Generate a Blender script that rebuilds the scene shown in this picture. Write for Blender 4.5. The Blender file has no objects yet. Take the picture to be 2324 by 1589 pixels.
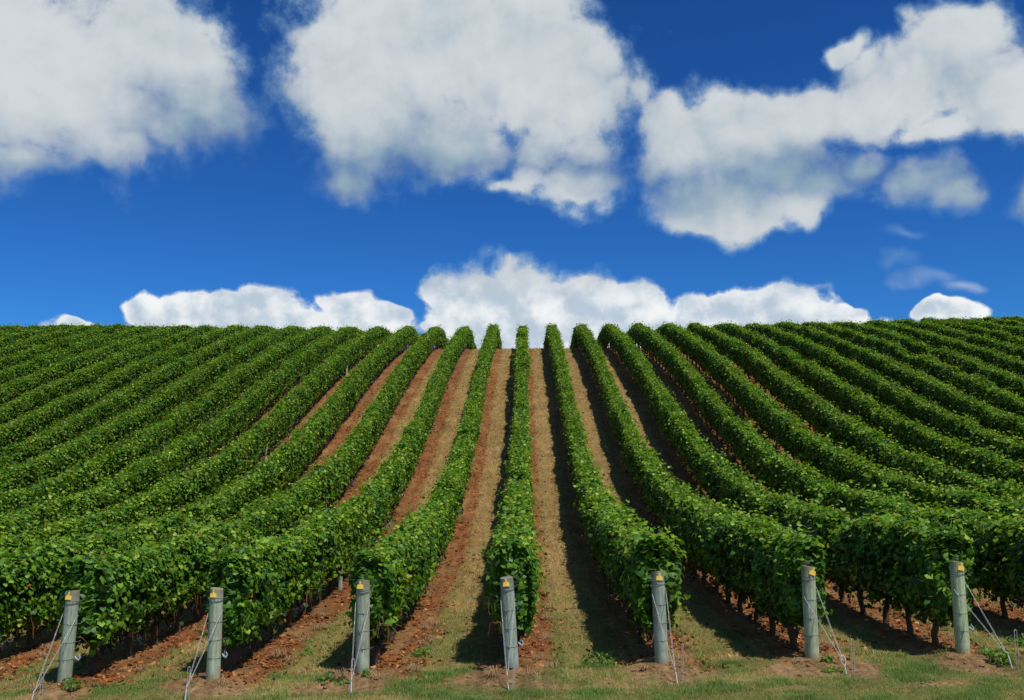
import bpy, math
import numpy as np
from math import radians, sin, cos, pi

# ------------------------------------------------------------------ camera, world, sun, exposure
S = bpy.context.scene
COL = S.collection
CAMZ = 2.82
cam_d = bpy.data.cameras.new("camera")
cam_d.sensor_width = 36.0
cam_d.lens = 36.0 * 2300.0 / 2323.0
cam_d.clip_start = 0.1
cam_d.clip_end = 3000.0
cam = bpy.data.objects.new("camera", cam_d)
COL.objects.link(cam)
cam.location = (0, 0, CAMZ)
cam.rotation_euler = (radians(90 + 7.566), 0, radians(0.765))
S.camera = cam

SUN_TO = np.array([0.37, -0.37, 1.0]); SUN_TO /= np.linalg.norm(SUN_TO)
SUN_EL = math.asin(SUN_TO[2])
SUN_AZ = math.atan2(SUN_TO[0], SUN_TO[1])          # clockwise from +Y
sun_d = bpy.data.lights.new("sun", 'SUN')
sun_d.energy = 4.6
sun_d.angle = radians(0.5)
sun_d.color = (1.0, 0.95, 0.87)
sun = bpy.data.objects.new("sun", sun_d)
COL.objects.link(sun)
from mathutils import Vector
sun.rotation_euler = Vector(-SUN_TO).to_track_quat('-Z', 'Y').to_euler()
sun.location = (20, -10, 60)

S.view_settings.view_transform = 'Standard'
S.view_settings.look = 'None'
S.view_settings.gamma = 1.0
S.view_settings.exposure = 0.0
S.view_settings.use_curve_mapping = False
S.cycles.max_bounces = 6
S.cycles.diffuse_bounces = 3
S.cycles.transmission_bounces = 4
S.cycles.glossy_bounces = 2
S.cycles.use_denoising = True

W = bpy.data.worlds.new("World")
S.world = W
W.use_nodes = True

# clouds: soft lumps in the sky, (azimuth, elevation, half width, half height, weight) in radians
WISPS = [(0.358, 0.202, 0.036, 0.012), (0.384, 0.184, 0.041, 0.014), (0.410, 0.174, 0.024, 0.009), (0.367, 0.224, 0.029, 0.008)]
CLOUDS = [
    (-0.479, 0.377, 0.132, 0.100, 1.00), (-0.376, 0.397, 0.088, 0.067, 1.00), (-0.321, 0.351, 0.057, 0.041, 1.00), (-0.432, 0.335, 0.125, 0.048, 1.00),
    (-0.585, 0.346, 0.107, 0.100, 1.00), (-0.352, 0.322, 0.063, 0.026, 0.90), (-0.403, 0.308, 0.076, 0.026, 0.80), (-0.474, 0.293, 0.067, 0.027, 0.80),
    (-0.141, 0.414, 0.124, 0.096, 1.00), (-0.041, 0.433, 0.136, 0.091, 1.00), (0.027, 0.393, 0.090, 0.067, 1.00), (-0.153, 0.345, 0.085, 0.059, 1.00),
    (-0.174, 0.294, 0.055, 0.034, 0.85), (-0.082, 0.339, 0.089, 0.048, 1.00), (0.072, 0.371, 0.054, 0.042, 0.90), (0.053, 0.299, 0.087, 0.041, 0.75),
    (-0.001, 0.306, 0.046, 0.037, 0.70), (0.121, 0.382, 0.043, 0.046, 0.50), (0.208, 0.328, 0.090, 0.054, 1.00), (0.289, 0.345, 0.059, 0.033, 1.00),
    (0.189, 0.284, 0.069, 0.038, 0.95), (0.218, 0.261, 0.051, 0.026, 0.95), (0.176, 0.265, 0.041, 0.025, 0.90), (0.265, 0.262, 0.044, 0.025, 0.90),
    (0.286, 0.277, 0.061, 0.030, 0.95), (0.156, 0.352, 0.052, 0.043, 0.80), (0.247, 0.357, 0.067, 0.026, 0.80), (0.133, 0.316, 0.042, 0.072, 0.50),
    (0.249, 0.292, 0.060, 0.031, 1.00), (0.013, 0.331, 0.049, 0.035, 0.90), (-0.014, 0.289, 0.044, 0.025, 0.60), (0.334, 0.345, 0.048, 0.032, 1.00),
    (0.331, 0.285, 0.052, 0.026, 0.70), (0.330, 0.386, 0.040, 0.029, 0.60), (0.067, 0.330, 0.051, 0.048, 0.50), (0.370, 0.359, 0.077, 0.046, 1.00),
    (0.414, 0.387, 0.054, 0.041, 1.00), (0.449, 0.344, 0.052, 0.045, 1.00), (0.310, 0.408, 0.029, 0.019, 0.90), (0.399, 0.323, 0.079, 0.024, 0.75),
    (0.377, 0.272, 0.046, 0.031, 0.90), (0.403, 0.258, 0.034, 0.026, 0.80), (0.473, 0.259, 0.029, 0.028, 1.00), (-0.432, 0.147, 0.041, 0.010, 0.80),
    (-0.363, 0.171, 0.022, 0.015, 1.00), (-0.327, 0.163, 0.033, 0.021, 1.00), (-0.285, 0.160, 0.036, 0.016, 1.00), (-0.243, 0.165, 0.032, 0.022, 1.00),
    (-0.176, 0.169, 0.026, 0.019, 1.00), (-0.150, 0.159, 0.031, 0.014, 1.00), (-0.255, 0.141, 0.150, 0.029, 1.00), (-0.103, 0.149, 0.021, 0.007, 0.90),
    (-0.085, 0.187, 0.025, 0.020, 1.00), (-0.049, 0.187, 0.044, 0.030, 1.00), (-0.007, 0.189, 0.046, 0.032, 1.00), (0.052, 0.183, 0.041, 0.031, 1.00),
    (0.100, 0.177, 0.034, 0.026, 1.00), (0.004, 0.154, 0.131, 0.041, 1.00), (0.165, 0.167, 0.038, 0.024, 1.00), (0.207, 0.173, 0.032, 0.023, 1.00),
    (0.249, 0.168, 0.043, 0.025, 1.00), (0.289, 0.154, 0.037, 0.016, 1.00), (0.198, 0.144, 0.148, 0.028, 1.00), (0.394, 0.150, 0.031, 0.011, 0.90),
]

def build_world():
    nt = W.node_tree
    N, L = nt.nodes, nt.links
    N.clear()
    def nd(t, **k):
        n = N.new(t)
        for a, b in k.items(): setattr(n, a, b)
        return n
    def setin(n, i, v):
        if isinstance(v, bpy.types.NodeSocket): L.new(v, n.inputs[i])
        elif v is not None: n.inputs[i].default_value = v
    def mt(op, a, b=None, c=None, clamp=False):
        n = nd('ShaderNodeMath', operation=op, use_clamp=clamp)
        setin(n, 0, a); setin(n, 1, b); setin(n, 2, c)
        return n.outputs[0]
    def vm(op, a, b=None, c=None):
        n = nd('ShaderNodeVectorMath', operation=op)
        setin(n, 0, a); setin(n, 1, b); setin(n, 2, c)
        return n.outputs['Value'] if op == 'LENGTH' else n.outputs['Vector']
    def smooth(x, a, b, lo=0.0, hi=1.0):
        n = nd('ShaderNodeMapRange', interpolation_type='SMOOTHSTEP')
        setin(n, 0, x); n.inputs[1].default_value = a; n.inputs[2].default_value = b
        n.inputs[3].default_value = lo; n.inputs[4].default_value = hi
        return n.outputs[0]
    def noise(v, scale, detail, rough=0.55):
        n = nd('ShaderNodeTexNoise', noise_dimensions='3D')
        setin(n, 'Vector', v); n.inputs['Scale'].default_value = scale
        n.inputs['Detail'].default_value = detail; n.inputs['Roughness'].default_value = rough
        return n
    def mix(f, a, b):
        n = nd('ShaderNodeMix', data_type='RGBA')
        setin(n, 0, f); setin(n, 6, a); setin(n, 7, b)
        return n.outputs[2]
    sky = nd('ShaderNodeTexSky', sky_type='NISHITA')
    sky.sun_disc = False
    sky.sun_elevation = SUN_EL
    sky.sun_rotation = SUN_AZ
    sky.altitude = 200
    sky.air_density = 1.0
    sky.dust_density = 0.0
    sky.ozone_density = 3.5
    # a polarised, strongly blue sky: deepen the colour
    tint = nd('ShaderNodeMix', data_type='RGBA', blend_type='MULTIPLY')
    tint.inputs[0].default_value = 1.0
    L.new(sky.outputs[0], tint.inputs[6]); tint.inputs[7].default_value = SKYTINT
    # photographed through a polariser: deeper towards the zenith
    gm = nd('ShaderNodeGamma'); L.new(tint.outputs[2], gm.inputs[0]); gm.inputs[1].default_value = 1.45
    tk = nd('ShaderNodeMix', data_type='RGBA', blend_type='MULTIPLY'); tk.inputs[0].default_value = 1.0
    L.new(gm.outputs[0], tk.inputs[6]); tk.inputs[7].default_value = (6.6, 10.8, 12.9, 1.0)
    skyc = tk.outputs[2]

    tc = nd('ShaderNodeTexCoord')
    sep = nd('ShaderNodeSeparateXYZ'); L.new(tc.outputs['Generated'], sep.inputs[0])
    az = mt('ARCTAN2', sep.outputs[0], sep.outputs[1])
    el = mt('ARCSINE', sep.outputs[2])
    cmb = nd('ShaderNodeCombineXYZ'); L.new(az, cmb.inputs[0]); L.new(el, cmb.inputs[1])
    P0 = cmb.outputs[0]
    # turbulence that bends the outlines
    w1 = noise(P0, 9.0, 3.0, 0.55)
    w1v = vm('MULTIPLY', vm('SUBTRACT', w1.outputs['Color'], (0.5, 0.5, 0.5)), (0.095, 0.075, 0.0))
    w2 = noise(P0, 34.0, 3.0, 0.6)
    w2v = vm('MULTIPLY', vm('SUBTRACT', w2.outputs['Color'], (0.5, 0.5, 0.5)), (0.009, 0.007, 0.0))
    P = vm('ADD', vm('ADD', P0, w1v), w2v)
    Q = vm('ADD', P0, vm('MULTIPLY', w1v, (0.3, 0.3, 0.0)))
    def field(Pq):
        F = None
        for (a, e, ra, re, wt) in CLOUDS:
            q = vm('MULTIPLY_ADD', Pq, (1/ra, 1/re, 0.0), (-a/ra, -e/re, 0.0))
            d = vm('LENGTH', q)
            v = mt('SUBTRACT', wt, d)
            if F is None: F = v
            else:
                F = mt('SMOOTH_MAX', F, v, 0.22)
        return F
    F0 = field(P)
    Fd = field(vm('ADD', P, (0.0, -0.075, 0.0)))        # what lies below this point: little = near the cloud base
    nA = noise(Q, 17.0, 9.0, 0.56).outputs['Fac']
    nB = noise(vm('ADD', Q, (0.008, 0.014, 0.0)), 17.0, 9.0, 0.56).outputs['Fac']
    nC = noise(P0, 5.0, 3.0, 0.5).outputs['Fac']
    low = smooth(el, 0.172, 0.215)                    # 0 = cumulus near the crest, 1 = upper clouds
    amp = mt('MULTIPLY_ADD', low, 0.25, 1.25)
    Fn = mt('MULTIPLY_ADD', mt('SUBTRACT', nA, 0.5), amp, mt('MULTIPLY', F0, mt('MULTIPLY_ADD', smooth(F0, 0.0, 0.5), 0.35, 1.0)))
    wdt = mt('MULTIPLY_ADD', low, 0.46, 0.22)
    nF = noise(Q, 42.0, 7.0, 0.60).outputs['Fac']
    Fn = mt('ADD', Fn, mt('MULTIPLY', mt('SUBTRACT', nF, 0.5), mt('MULTIPLY_ADD', low, 0.25, 0.55)))
    alpha = smooth(mt('DIVIDE', mt('ADD', Fn, mt('MULTIPLY_ADD', low, 0.13, 0.04)), wdt), 0.0, 1.0)
    # faint torn wisps low in the right of the sky
    wsp = None
    for (a, e, ra, re) in WISPS:
        d = vm('LENGTH', vm('MULTIPLY_ADD', P, (1/ra, 1/re, 0.0), (-a/ra, -e/re, 0.0)))
        v = mt('SUBTRACT', 1.0, d)
        wsp = v if wsp is None else mt('MAXIMUM', wsp, v)
    wsp = mt('MULTIPLY', smooth(mt('MULTIPLY_ADD', mt('SUBTRACT', nA, 0.5), 2.2, wsp), 0.0, 1.1), 0.42)
    alpha = mt('MAXIMUM', alpha, wsp)
    relief = mt('SUBTRACT', nA, nB)
    base = smooth(mt('ADD', mt('MAXIMUM', Fd, -2.0), mt('MULTIPLY', mt('SUBTRACT', nC, 0.5), 1.2)), -1.5, 0.55)
    lit_u = mt('ADD', mt('MULTIPLY', relief, 1.3), mt('ADD', base, mt('MULTIPLY', mt('SUBTRACT', nC, 0.5), 0.9)))
    s_u = smooth(lit_u, -0.05, 1.30)
    lit_l = mt('ADD', mt('MULTIPLY', relief, 3.4), mt('ADD', mt('MULTIPLY', F0, -0.55), mt('MULTIPLY', mt('SUBTRACT', nC, 0.5), 1.2)))
    s_l = smooth(lit_l, -0.75, 0.35)
    up_c = mix(s_u, (0.27, 0.39, 0.49, 1), (0.645, 0.685, 0.71, 1))
    lo_c = mix(s_l, (0.48, 0.58, 0.69, 1), (0.90, 0.92, 0.93, 1))
    cc = mix(low, lo_c, up_c)
    cc = mix(mt('MAXIMUM', smooth(alpha, 0.15, 0.95), mt('MULTIPLY', mt('SUBTRACT', 1.0, low), 0.75)), (0.26, 0.47, 0.68, 1), cc)      # thin edges take the blue of the sky behind
    fade = mt('MULTIPLY', mt('MULTIPLY', low, mt('SUBTRACT', 1.0, base)), mt('SUBTRACT', 1.0, smooth(Fn, 0.1, 1.2)))
    alpha = mt('MULTIPLY', alpha, mt('MULTIPLY_ADD', fade, -0.85, 1.0))
    # unseen cloud added outside the view, as white fill light for the shadows
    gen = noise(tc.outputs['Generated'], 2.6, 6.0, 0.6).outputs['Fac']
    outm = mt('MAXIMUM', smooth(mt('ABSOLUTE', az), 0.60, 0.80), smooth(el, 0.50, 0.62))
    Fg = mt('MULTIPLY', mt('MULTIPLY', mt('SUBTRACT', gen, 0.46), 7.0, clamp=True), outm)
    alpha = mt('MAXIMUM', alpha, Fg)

    STR = 0.1
    bgs = nd('ShaderNodeBackground'); L.new(skyc, bgs.inputs[0]); bgs.inputs[1].default_value = STR
    bgc = nd('ShaderNodeBackground'); L.new(cc, bgc.inputs[0]); bgc.inputs[1].default_value = 1.0
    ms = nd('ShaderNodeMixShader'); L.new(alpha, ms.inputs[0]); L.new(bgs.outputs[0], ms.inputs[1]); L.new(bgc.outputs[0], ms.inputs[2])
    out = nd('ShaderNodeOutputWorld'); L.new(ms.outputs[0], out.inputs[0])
SKYTINT = (0.055, 0.080, 0.10, 1.0)
build_world()

# ------------------------------------------------------------------ helpers
RNG = np.random.default_rng(7)
def tag(o, label=None, cat=None, group=None, kind=None):
    if label: o['label'] = label
    if cat: o['category'] = cat
    if group: o['group'] = group
    if kind: o['kind'] = kind
    return o
def mesh_np(name, V, F, mats, fl=None, attrs=None, smooth=False, matidx=None):
    """V (n,3); F (m,k) of one face size, or a list of such arrays"""
    Fs = F if isinstance(F, list) else [F]
    me = bpy.data.meshes.new(name)
    me.vertices.add(len(V)); me.vertices.foreach_set('co', np.asarray(V, np.float32).ravel())
    li = np.concatenate([f.ravel() for f in Fs]).astype(np.int32)
    tot = np.concatenate([np.full(len(f), f.shape[1], np.int32) for f in Fs])
    st = np.zeros(len(tot), np.int32); st[1:] = np.cumsum(tot)[:-1]
    me.loops.add(len(li)); me.loops.foreach_set('vertex_index', li)
    me.polygons.add(len(tot)); me.polygons.foreach_set('loop_start', st)
    if matidx is not None: me.polygons.foreach_set('material_index', np.asarray(matidx, np.int32))
    if smooth: me.polygons.foreach_set('use_smooth', np.ones(len(tot), bool))
    for m in (mats if isinstance(mats, (list, tuple)) else [mats]): me.materials.append(m)
    for k, a in (attrs or {}).items():
        at = me.attributes.new(k, 'FLOAT', 'POINT'); at.data.foreach_set('value', np.asarray(a, np.float32))
    me.update(calc_edges=True)
    return me
def obj(name, me, parent=None, loc=(0, 0, 0), rot=(0, 0, 0)):
    o = bpy.data.objects.new(name, me); COL.objects.link(o)
    o.location = loc; o.rotation_euler = rot
    if parent: o.parent = parent
    return o
def empty(name, loc=(0, 0, 0), rot=(0, 0, 0)):
    return obj(name, None, None, loc, rot)
class Geo:
    def __init__(s): s.v = []; s.f = {}; s.n = 0; s.mi = {}
    def add(s, V, F, m=0):
        V = np.asarray(V, float); F = np.asarray(F, int)
        s.v.append(V); s.f.setdefault((F.shape[1], m), []).append(F + s.n); s.n += len(V)
    def mesh(s, name, mats, smooth=True, attrs=None):
        ks = sorted(s.f); Fs = [np.concatenate(s.f[k]) for k in ks]
        mi = np.concatenate([np.full(len(a), k[1]) for k, a in zip(ks, Fs)])
        return mesh_np(name, np.concatenate(s.v), Fs, mats, attrs=attrs, smooth=smooth, matidx=mi)
    def tube(s, pts, r, n=8, m=0, caps=True):
        pts = np.asarray(pts, float); k = len(pts); r = np.broadcast_to(np.asarray(r, float), (k,))
        T = np.gradient(pts, axis=0); T /= np.linalg.norm(T, axis=1)[:, None] + 1e-12
        a = np.array([0, 0, 1.]) if abs(T[0, 2]) < .9 else np.array([1., 0, 0])
        V = []
        u = np.cross(T[0], a); u /= np.linalg.norm(u)
        for i in range(k):
            u = u - T[i] * (u @ T[i]); u /= np.linalg.norm(u); w = np.cross(T[i], u)
            th = np.arange(n) * 2 * pi / n
            V.append(pts[i] + r[i] * (np.cos(th)[:, None] * u + np.sin(th)[:, None] * w))
        F = []
        for i in range(k - 1):
            for j in range(n):
                F.append((i * n + j, i * n + (j + 1) % n, (i + 1) * n + (j + 1) % n, (i + 1) * n + j))
        V = np.concatenate(V)
        s.add(V, F, m)
        if caps:
            for i, o in ((0, -1), (k - 1, 1)):
                c = np.vstack([V[i * n:(i + 1) * n], pts[i] + T[i] * r[i] * .15 * o])
                s.add(c, [(j, (j + 1) % n, n) if o > 0 else ((j + 1) % n, j, n) for j in range(n)], m)

def _h(ix, iy, seed):
    n = (ix * 374761393 + iy * 668265263 + seed * 2147483647 + 1013904223) & 0xffffffff
    n = ((n ^ (n >> 13)) * 1274126177) & 0xffffffff
    n = n ^ (n >> 16)
    return (n & 0xffff) / 65535.0
def vnoise(x, y, seed=0):
    x = np.asarray(x, float); y = np.asarray(y, float)
    x, y = np.broadcast_arrays(x, y)
    ix = np.floor(x).astype(np.int64); iy = np.floor(y).astype(np.int64)
    fx = x - ix; fy = y - iy; fx = fx * fx * (3 - 2 * fx); fy = fy * fy * (3 - 2 * fy)
    a = _h(ix, iy, seed); b = _h(ix + 1, iy, seed); c = _h(ix, iy + 1, seed); d = _h(ix + 1, iy + 1, seed)
    return (a * (1 - fx) + b * fx) * (1 - fy) + (c * (1 - fx) + d * fx) * fy
def fbm(x, y, seed=0, oct=4):
    s = 0; a = 0.5; t = 0
    for i in range(oct):
        s = s + a * vnoise(x * 2 ** i, y * 2 ** i, seed + i * 17); t += a; a *= .55
    return s / t
def sstep(a, b, x):
    t = np.clip((x - a) / (b - a), 0, 1); return t * t * (3 - 2 * t)

# ------------------------------------------------------------------ terrain
PY = np.array([-400, -60, 0, 10, 16.4, 20, 24, 30.0, 32.8, 38.2, 43.8, 50.3, 58.3, 64.8, 72.3, 77.7, 80.6, 83.5, 87, 97, 112, 140, 200, 400, 900.])
PZ = np.array([-.15, -.15, -.15, -.14, -.11, -.06, .12, .57, 0.98, 1.99, 3.37, 5.25, 7.75, 9.62, 11.62, 12.9, 13.55, 13.95, 14.1, 13.3, 11.0, 5.5, -6, -27, -57.])
def _pchip_slopes(x, y):
    h = np.diff(x); d = np.diff(y) / h; m = np.zeros_like(y)
    for i in range(1, len(x) - 1):
        if d[i - 1] * d[i] > 0:
            w1 = 2 * h[i] + h[i - 1]; w2 = h[i] + 2 * h[i - 1]
            m[i] = (w1 + w2) / (w1 / d[i - 1] + w2 / d[i])
    m[0] = d[0]; m[-1] = d[-1]
    return m
PM = _pchip_slopes(PY, PZ)
def prof(y):
    y = np.clip(np.asarray(y, float), PY[0], PY[-1])
    i = np.clip(np.searchsorted(PY, y) - 1, 0, len(PY) - 2)
    h = PY[i + 1] - PY[i]; t = (y - PY[i]) / h
    return ((2 * t**3 - 3 * t**2 + 1) * PZ[i] + (t**3 - 2 * t**2 + t) * h * PM[i]
            + (-2 * t**3 + 3 * t**2) * PZ[i + 1] + (t**3 - t**2) * h * PM[i + 1])
def ground(x, y):
    x = np.asarray(x, float); y = np.asarray(y, float)
    tilt = np.interp(y, [0, 16, 40, 85, 200], [.037, .037, .022, .006, 0.0])
    xx = 40 * np.tanh(x / 40)
    far = sstep(15, 45, x) * sstep(55, 85, y) * 0.45 + sstep(10, 36, -x) * sstep(55, 85, y) * 0.33
    return prof(y) + tilt * xx + far
ROW0, ROWS, YPOST = -0.22, 2.348, 16.4
def rowx(k): return ROW0 + ROWS * k
def rowdist(x):
    t = (np.asarray(x) - ROW0) / ROWS
    return (t - np.round(t)) * ROWS          # signed distance to the nearest row, metres
def field_in(y): return sstep(YPOST - .5, YPOST + .3, y)
def masks(x, y):
    """grass cover 0..1 and leaf litter 0..1 at a point"""
    d = rowdist(x)
    wob = (fbm(x * .9, y * .9, 3, 3) - .5)
    inn = field_in(y)
    # bare herbicide strip: wider on the right side of each row
    strip = sstep(.46, .86, np.abs(d - .05) + wob * .30)
    mound = 1 - sstep(.34, .78, np.hypot(d * .85, (y - YPOST + .45) * .85) + wob * 1.3)
    bare = (1 - strip) * inn
    hl = fbm(x * .55, y * 1.1, 11, 4)
    patch = sstep(.60, .76, hl) * (1 - inn) * .7
    edge = (1 - sstep(.2, .7, np.abs(d) + wob * 1.3)) * (1 - inn) * sstep(14.4, 15.8, y)
    g = 1 - np.clip(np.maximum.reduce([bare, mound * (y < 18), patch, edge * .35]), 0, 1)
    lit = inn * (1 - sstep(.20, .75, np.abs(d - .40) + wob * .5)) * sstep(.38, .62, fbm(x * 1.7, y * .8, 5, 3) + .1)
    return g, lit
def surf(x, y):
    """ground height with furrows, clods and mounds"""
    g, lit = masks(x, y)
    d = rowdist(x)
    z = ground(x, y)
    near = 1 - sstep(40, 70, y)
    inn = field_in(y)
    z = z + inn * .04 * np.exp(-(d / .38)**2)
    z = z + .09 * np.exp(-(d / .42)**2 - ((y - YPOST + .1) / .45)**2) * (.6 + .8 * fbm(x * 3, y * 3, 21, 3))
    rough = (1 - g) * (.07 + .07 * (1 - sstep(17, 20, y))) + .012
    z = z + (fbm(x * 4.2, y * 4.2, 31, 4) - .5) * rough * near
    z = z + (fbm(x * .5, y * .5, 41, 2) - .5) * .05
    return z

def M(name):
    m = bpy.data.materials.new(name); m.use_nodes = True
    return m, m.node_tree.nodes, m.node_tree.links, m.node_tree.nodes['Principled BSDF']
def ramp(N, L, fac, stops, interp='LINEAR'):
    r = N.new('ShaderNodeValToRGB'); r.color_ramp.interpolation = interp
    e = r.color_ramp.elements
    while len(e) < len(stops): e.new(0.5)
    for i, (p, c) in enumerate(stops): e[i].position = p; e[i].color = (*c, 1)
    L.new(fac, r.inputs[0]); return r.outputs[0]
def nz(N, L, vec, scale, detail=4, rough=.6):
    n = N.new('ShaderNodeTexNoise'); n.inputs['Scale'].default_value = scale
    n.inputs['Detail'].default_value = detail; n.inputs['Roughness'].default_value = rough
    if vec is not None: L.new(vec, n.inputs['Vector'])
    return n.outputs['Fac']
def mixc(N, L, f, a, b, blend='MIX'):
    n = N.new('ShaderNodeMix'); n.data_type = 'RGBA'; n.blend_type = blend
    for i, v in ((0, f), (6, a), (7, b)):
        if isinstance(v, bpy.types.NodeSocket): L.new(v, n.inputs[i])
        else: n.inputs[i].default_value = v if i == 0 else (*v, 1)
    return n.outputs[2]
def mth(N, L, op, a, b=None, clamp=False):
    n = N.new('ShaderNodeMath'); n.operation = op; n.use_clamp = clamp
    for i, v in ((0, a), (1, b)):
        if v is None: continue
        if isinstance(v, bpy.types.NodeSocket): L.new(v, n.inputs[i])
        else: n.inputs[i].default_value = v
    return n.outputs[0]
def attr(N, name):
    a = N.new('ShaderNodeAttribute'); a.attribute_name = name; return a.outputs['Fac']
def bump(N, L, h, bsdf, dist, strength=1.0):
    b = N.new('ShaderNodeBump'); b.inputs['Distance'].default_value = dist; b.inputs['Strength'].default_value = strength
    L.new(h, b.inputs['Height']); L.new(b.outputs[0], bsdf.inputs['Normal'])

def mat_ground():
    m, N, L, B = M("ground_soil_and_grass")
    tc = N.new('ShaderNodeTexCoord'); P = tc.outputs['Object']
    g = attr(N, 'grass'); l = attr(N, 'litter')
    n1 = nz(N, L, P, 1.3, 5); n2 = nz(N, L, P, 9, 6, .7); n3 = nz(N, L, P, 38, 4, .7)
    soil = ramp(N, L, n2, [(.28, (.105, .052, .018)), (.5, (.235, .122, .044)), (.72, (.36, .20, .080))])
    soil = mixc(N, L, mth(N, L, 'MULTIPLY', n1, .5), soil, (.24, .135, .055))
    soil = mixc(N, L, mth(N, L, 'MULTIPLY', attr(N, 'head'), .85), soil, ramp(N, L, n2, [(.3, (.16, .095, .045)), (.5, (.27, .175, .085)), (.7, (.42, .29, .15))]))
    lv = ramp(N, L, nz(N, L, P, 24, 3, .8), [(.45, (.07, .025, .010)), (.58, (.34, .105, .028)), (.7, (.44, .17, .05))])
    soil = mixc(N, L, mth(N, L, 'MULTIPLY', l, .55), soil, lv)
    gr = ramp(N, L, n3, [(.3, (.12, .068, .024)), (.5, (.275, .172, .068)), (.7, (.42, .29, .13))])
    gg = ramp(N, L, n3, [(.3, (.08, .10, .025)), (.7, (.21, .215, .06))])
    gm = ramp(N, L, nz(N, L, P, .9, 5, .7), [(.46, (0, 0, 0)), (.66, (1, 1, 1))])
    hd = attr(N, 'green')
    gr = mixc(N, L, mth(N, L, 'MULTIPLY', mth(N, L, 'ADD', gm, .25), hd, True), gr, gg)
    mp = N.new('ShaderNodeMapping'); mp.inputs['Scale'].default_value = (1, .06, 1); L.new(P, mp.inputs[0])
    rut = ramp(N, L, nz(N, L, mp.outputs[0], 5.5, 4, .6), [(.35, (.68, .66, .62)), (.62, (1.12, 1.1, 1.08))])
    patch = ramp(N, L, nz(N, L, P, .55, 3, .6), [(.35, (.78, .76, .74)), (.65, (1.1, 1.1, 1.1))])
    edge = mth(N, L, 'ADD', g, mth(N, L, 'MULTIPLY', mth(N, L, 'SUBTRACT', n2, .5), .9))
    ef = ramp(N, L, edge, [(.25, (0, 0, 0)), (.75, (1, 1, 1))])
    c = mixc(N, L, ef, soil, gr)
    c = mixc(N, L, 1.0, c, rut, 'MULTIPLY'); c = mixc(N, L, 1.0, c, patch, 'MULTIPLY')
    L.new(c, B.inputs['Base Color']); B.inputs['Roughness'].default_value = .95
    B.inputs['Specular IOR Level'].default_value = .15
    h = mth(N, L, 'ADD', n2, mth(N, L, 'MULTIPLY', n3, .5))
    bump(N, L, h, B, .05, .9)
    return m
def mat_leaf(name, stops, trans=.28, rough=.45, coat=.0):
    m, N, L, B = M(name)
    a = attr(N, 'tone')
    c = ramp(N, L, a, stops)
    L.new(c, B.inputs['Base Color']); B.inputs['Roughness'].default_value = rough
    B.inputs['Specular IOR Level'].default_value = .24
    tr = N.new('ShaderNodeBsdfTranslucent')
    hs = N.new('ShaderNodeMix'); hs.data_type = 'RGBA'; hs.blend_type = 'MULTIPLY'; hs.inputs[0].default_value = 1
    L.new(c, hs.inputs[6]); hs.inputs[7].default_value = (1.9, 1.7, .7, 1); L.new(hs.outputs[2], tr.inputs[0])
    mx = N.new('ShaderNodeMixShader'); mx.inputs[0].default_value = trans
    L.new(B.outputs[0], mx.inputs[1]); L.new(tr.outputs[0], mx.inputs[2])
    L.new(mx.outputs[0], N['Material Output'].inputs[0])
    return m
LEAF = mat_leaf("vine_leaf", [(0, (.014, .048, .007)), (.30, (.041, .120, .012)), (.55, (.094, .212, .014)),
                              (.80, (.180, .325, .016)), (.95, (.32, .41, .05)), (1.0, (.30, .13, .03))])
GRASSM = mat_leaf("grass_blade", [(0, (.085, .17, .03)), (.4, (.20, .265, .065)), (.58, (.36, .30, .12)), (1, (.58, .42, .21))], .25, .6)
LITTER = mat_leaf("dry_fallen_leaf", [(0, (.07, .022, .008)), (.45, (.24, .065, .016)), (.8, (.40, .14, .035)), (1, (.46, .24, .10))], .1, .7)
WEED = mat_leaf("weed_leaf", [(0, (.03, .10, .012)), (1, (.13, .26, .03))])
def mat_plain(name, stops, scale=20, rough=.8, dist=.005, stretch=None, metal=0, spec=.3):
    m, N, L, B = M(name)
    tc = N.new('ShaderNodeTexCoord'); P = tc.outputs['Object']
    if stretch:
        mp = N.new('ShaderNodeMapping'); mp.inputs['Scale'].default_value = stretch; L.new(P, mp.inputs[0]); P = mp.outputs[0]
    n = nz(N, L, P, scale, 5)
    L.new(ramp(N, L, n, stops), B.inputs['Base Color'])
    B.inputs['Roughness'].default_value = rough; B.inputs['Metallic'].default_value = metal
    B.inputs['Specular IOR Level'].default_value = spec
    bump(N, L, n, B, dist)
    return m
BARK = mat_plain("vine_bark", [(.3, (.035, .022, .014)), (.7, (.13, .085, .055))], 30, .9, .01, (1, 1, .2))
CANE = mat_plain("vine_cane", [(.3, (.10, .05, .02)), (.7, (.26, .13, .05))], 20, .7)
WIRE = mat_plain("galvanised_wire", [(.3, (.32, .33, .32)), (.7, (.50, .50, .47))], 30, .5, .001, metal=.2, spec=.5)
DWIRE = mat_plain("weathered_wire", [(.3, (.07, .08, .08)), (.7, (.20, .21, .20))], 40, .6, .001, metal=.3)
TAGY = mat_plain("yellow_plastic", [(.3, (.95, .60, .06)), (.7, (.98, .68, .10))], 15, .4, .0005, spec=.5)
GRAPE = mat_plain("dark_grape_skin", [(.35, (.008, .008, .025)), (.65, (.035, .022, .06))], 25, .45, .0005, spec=.5)
CLIP = mat_plain("pale_blue_plastic", [(.3, (.12, .17, .20)), (.7, (.34, .40, .43))], 20, .35, .001, spec=.5)
STONE = mat_plain("soil_clod", [(.3, (.10, .052, .024)), (.7, (.30, .17, .08))], 14, .95, .01)
STRAW = mat_plain("dry_straw", [(.3, (.17, .10, .045)), (.7, (.40, .28, .14))], 20, .9, .001)
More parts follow.
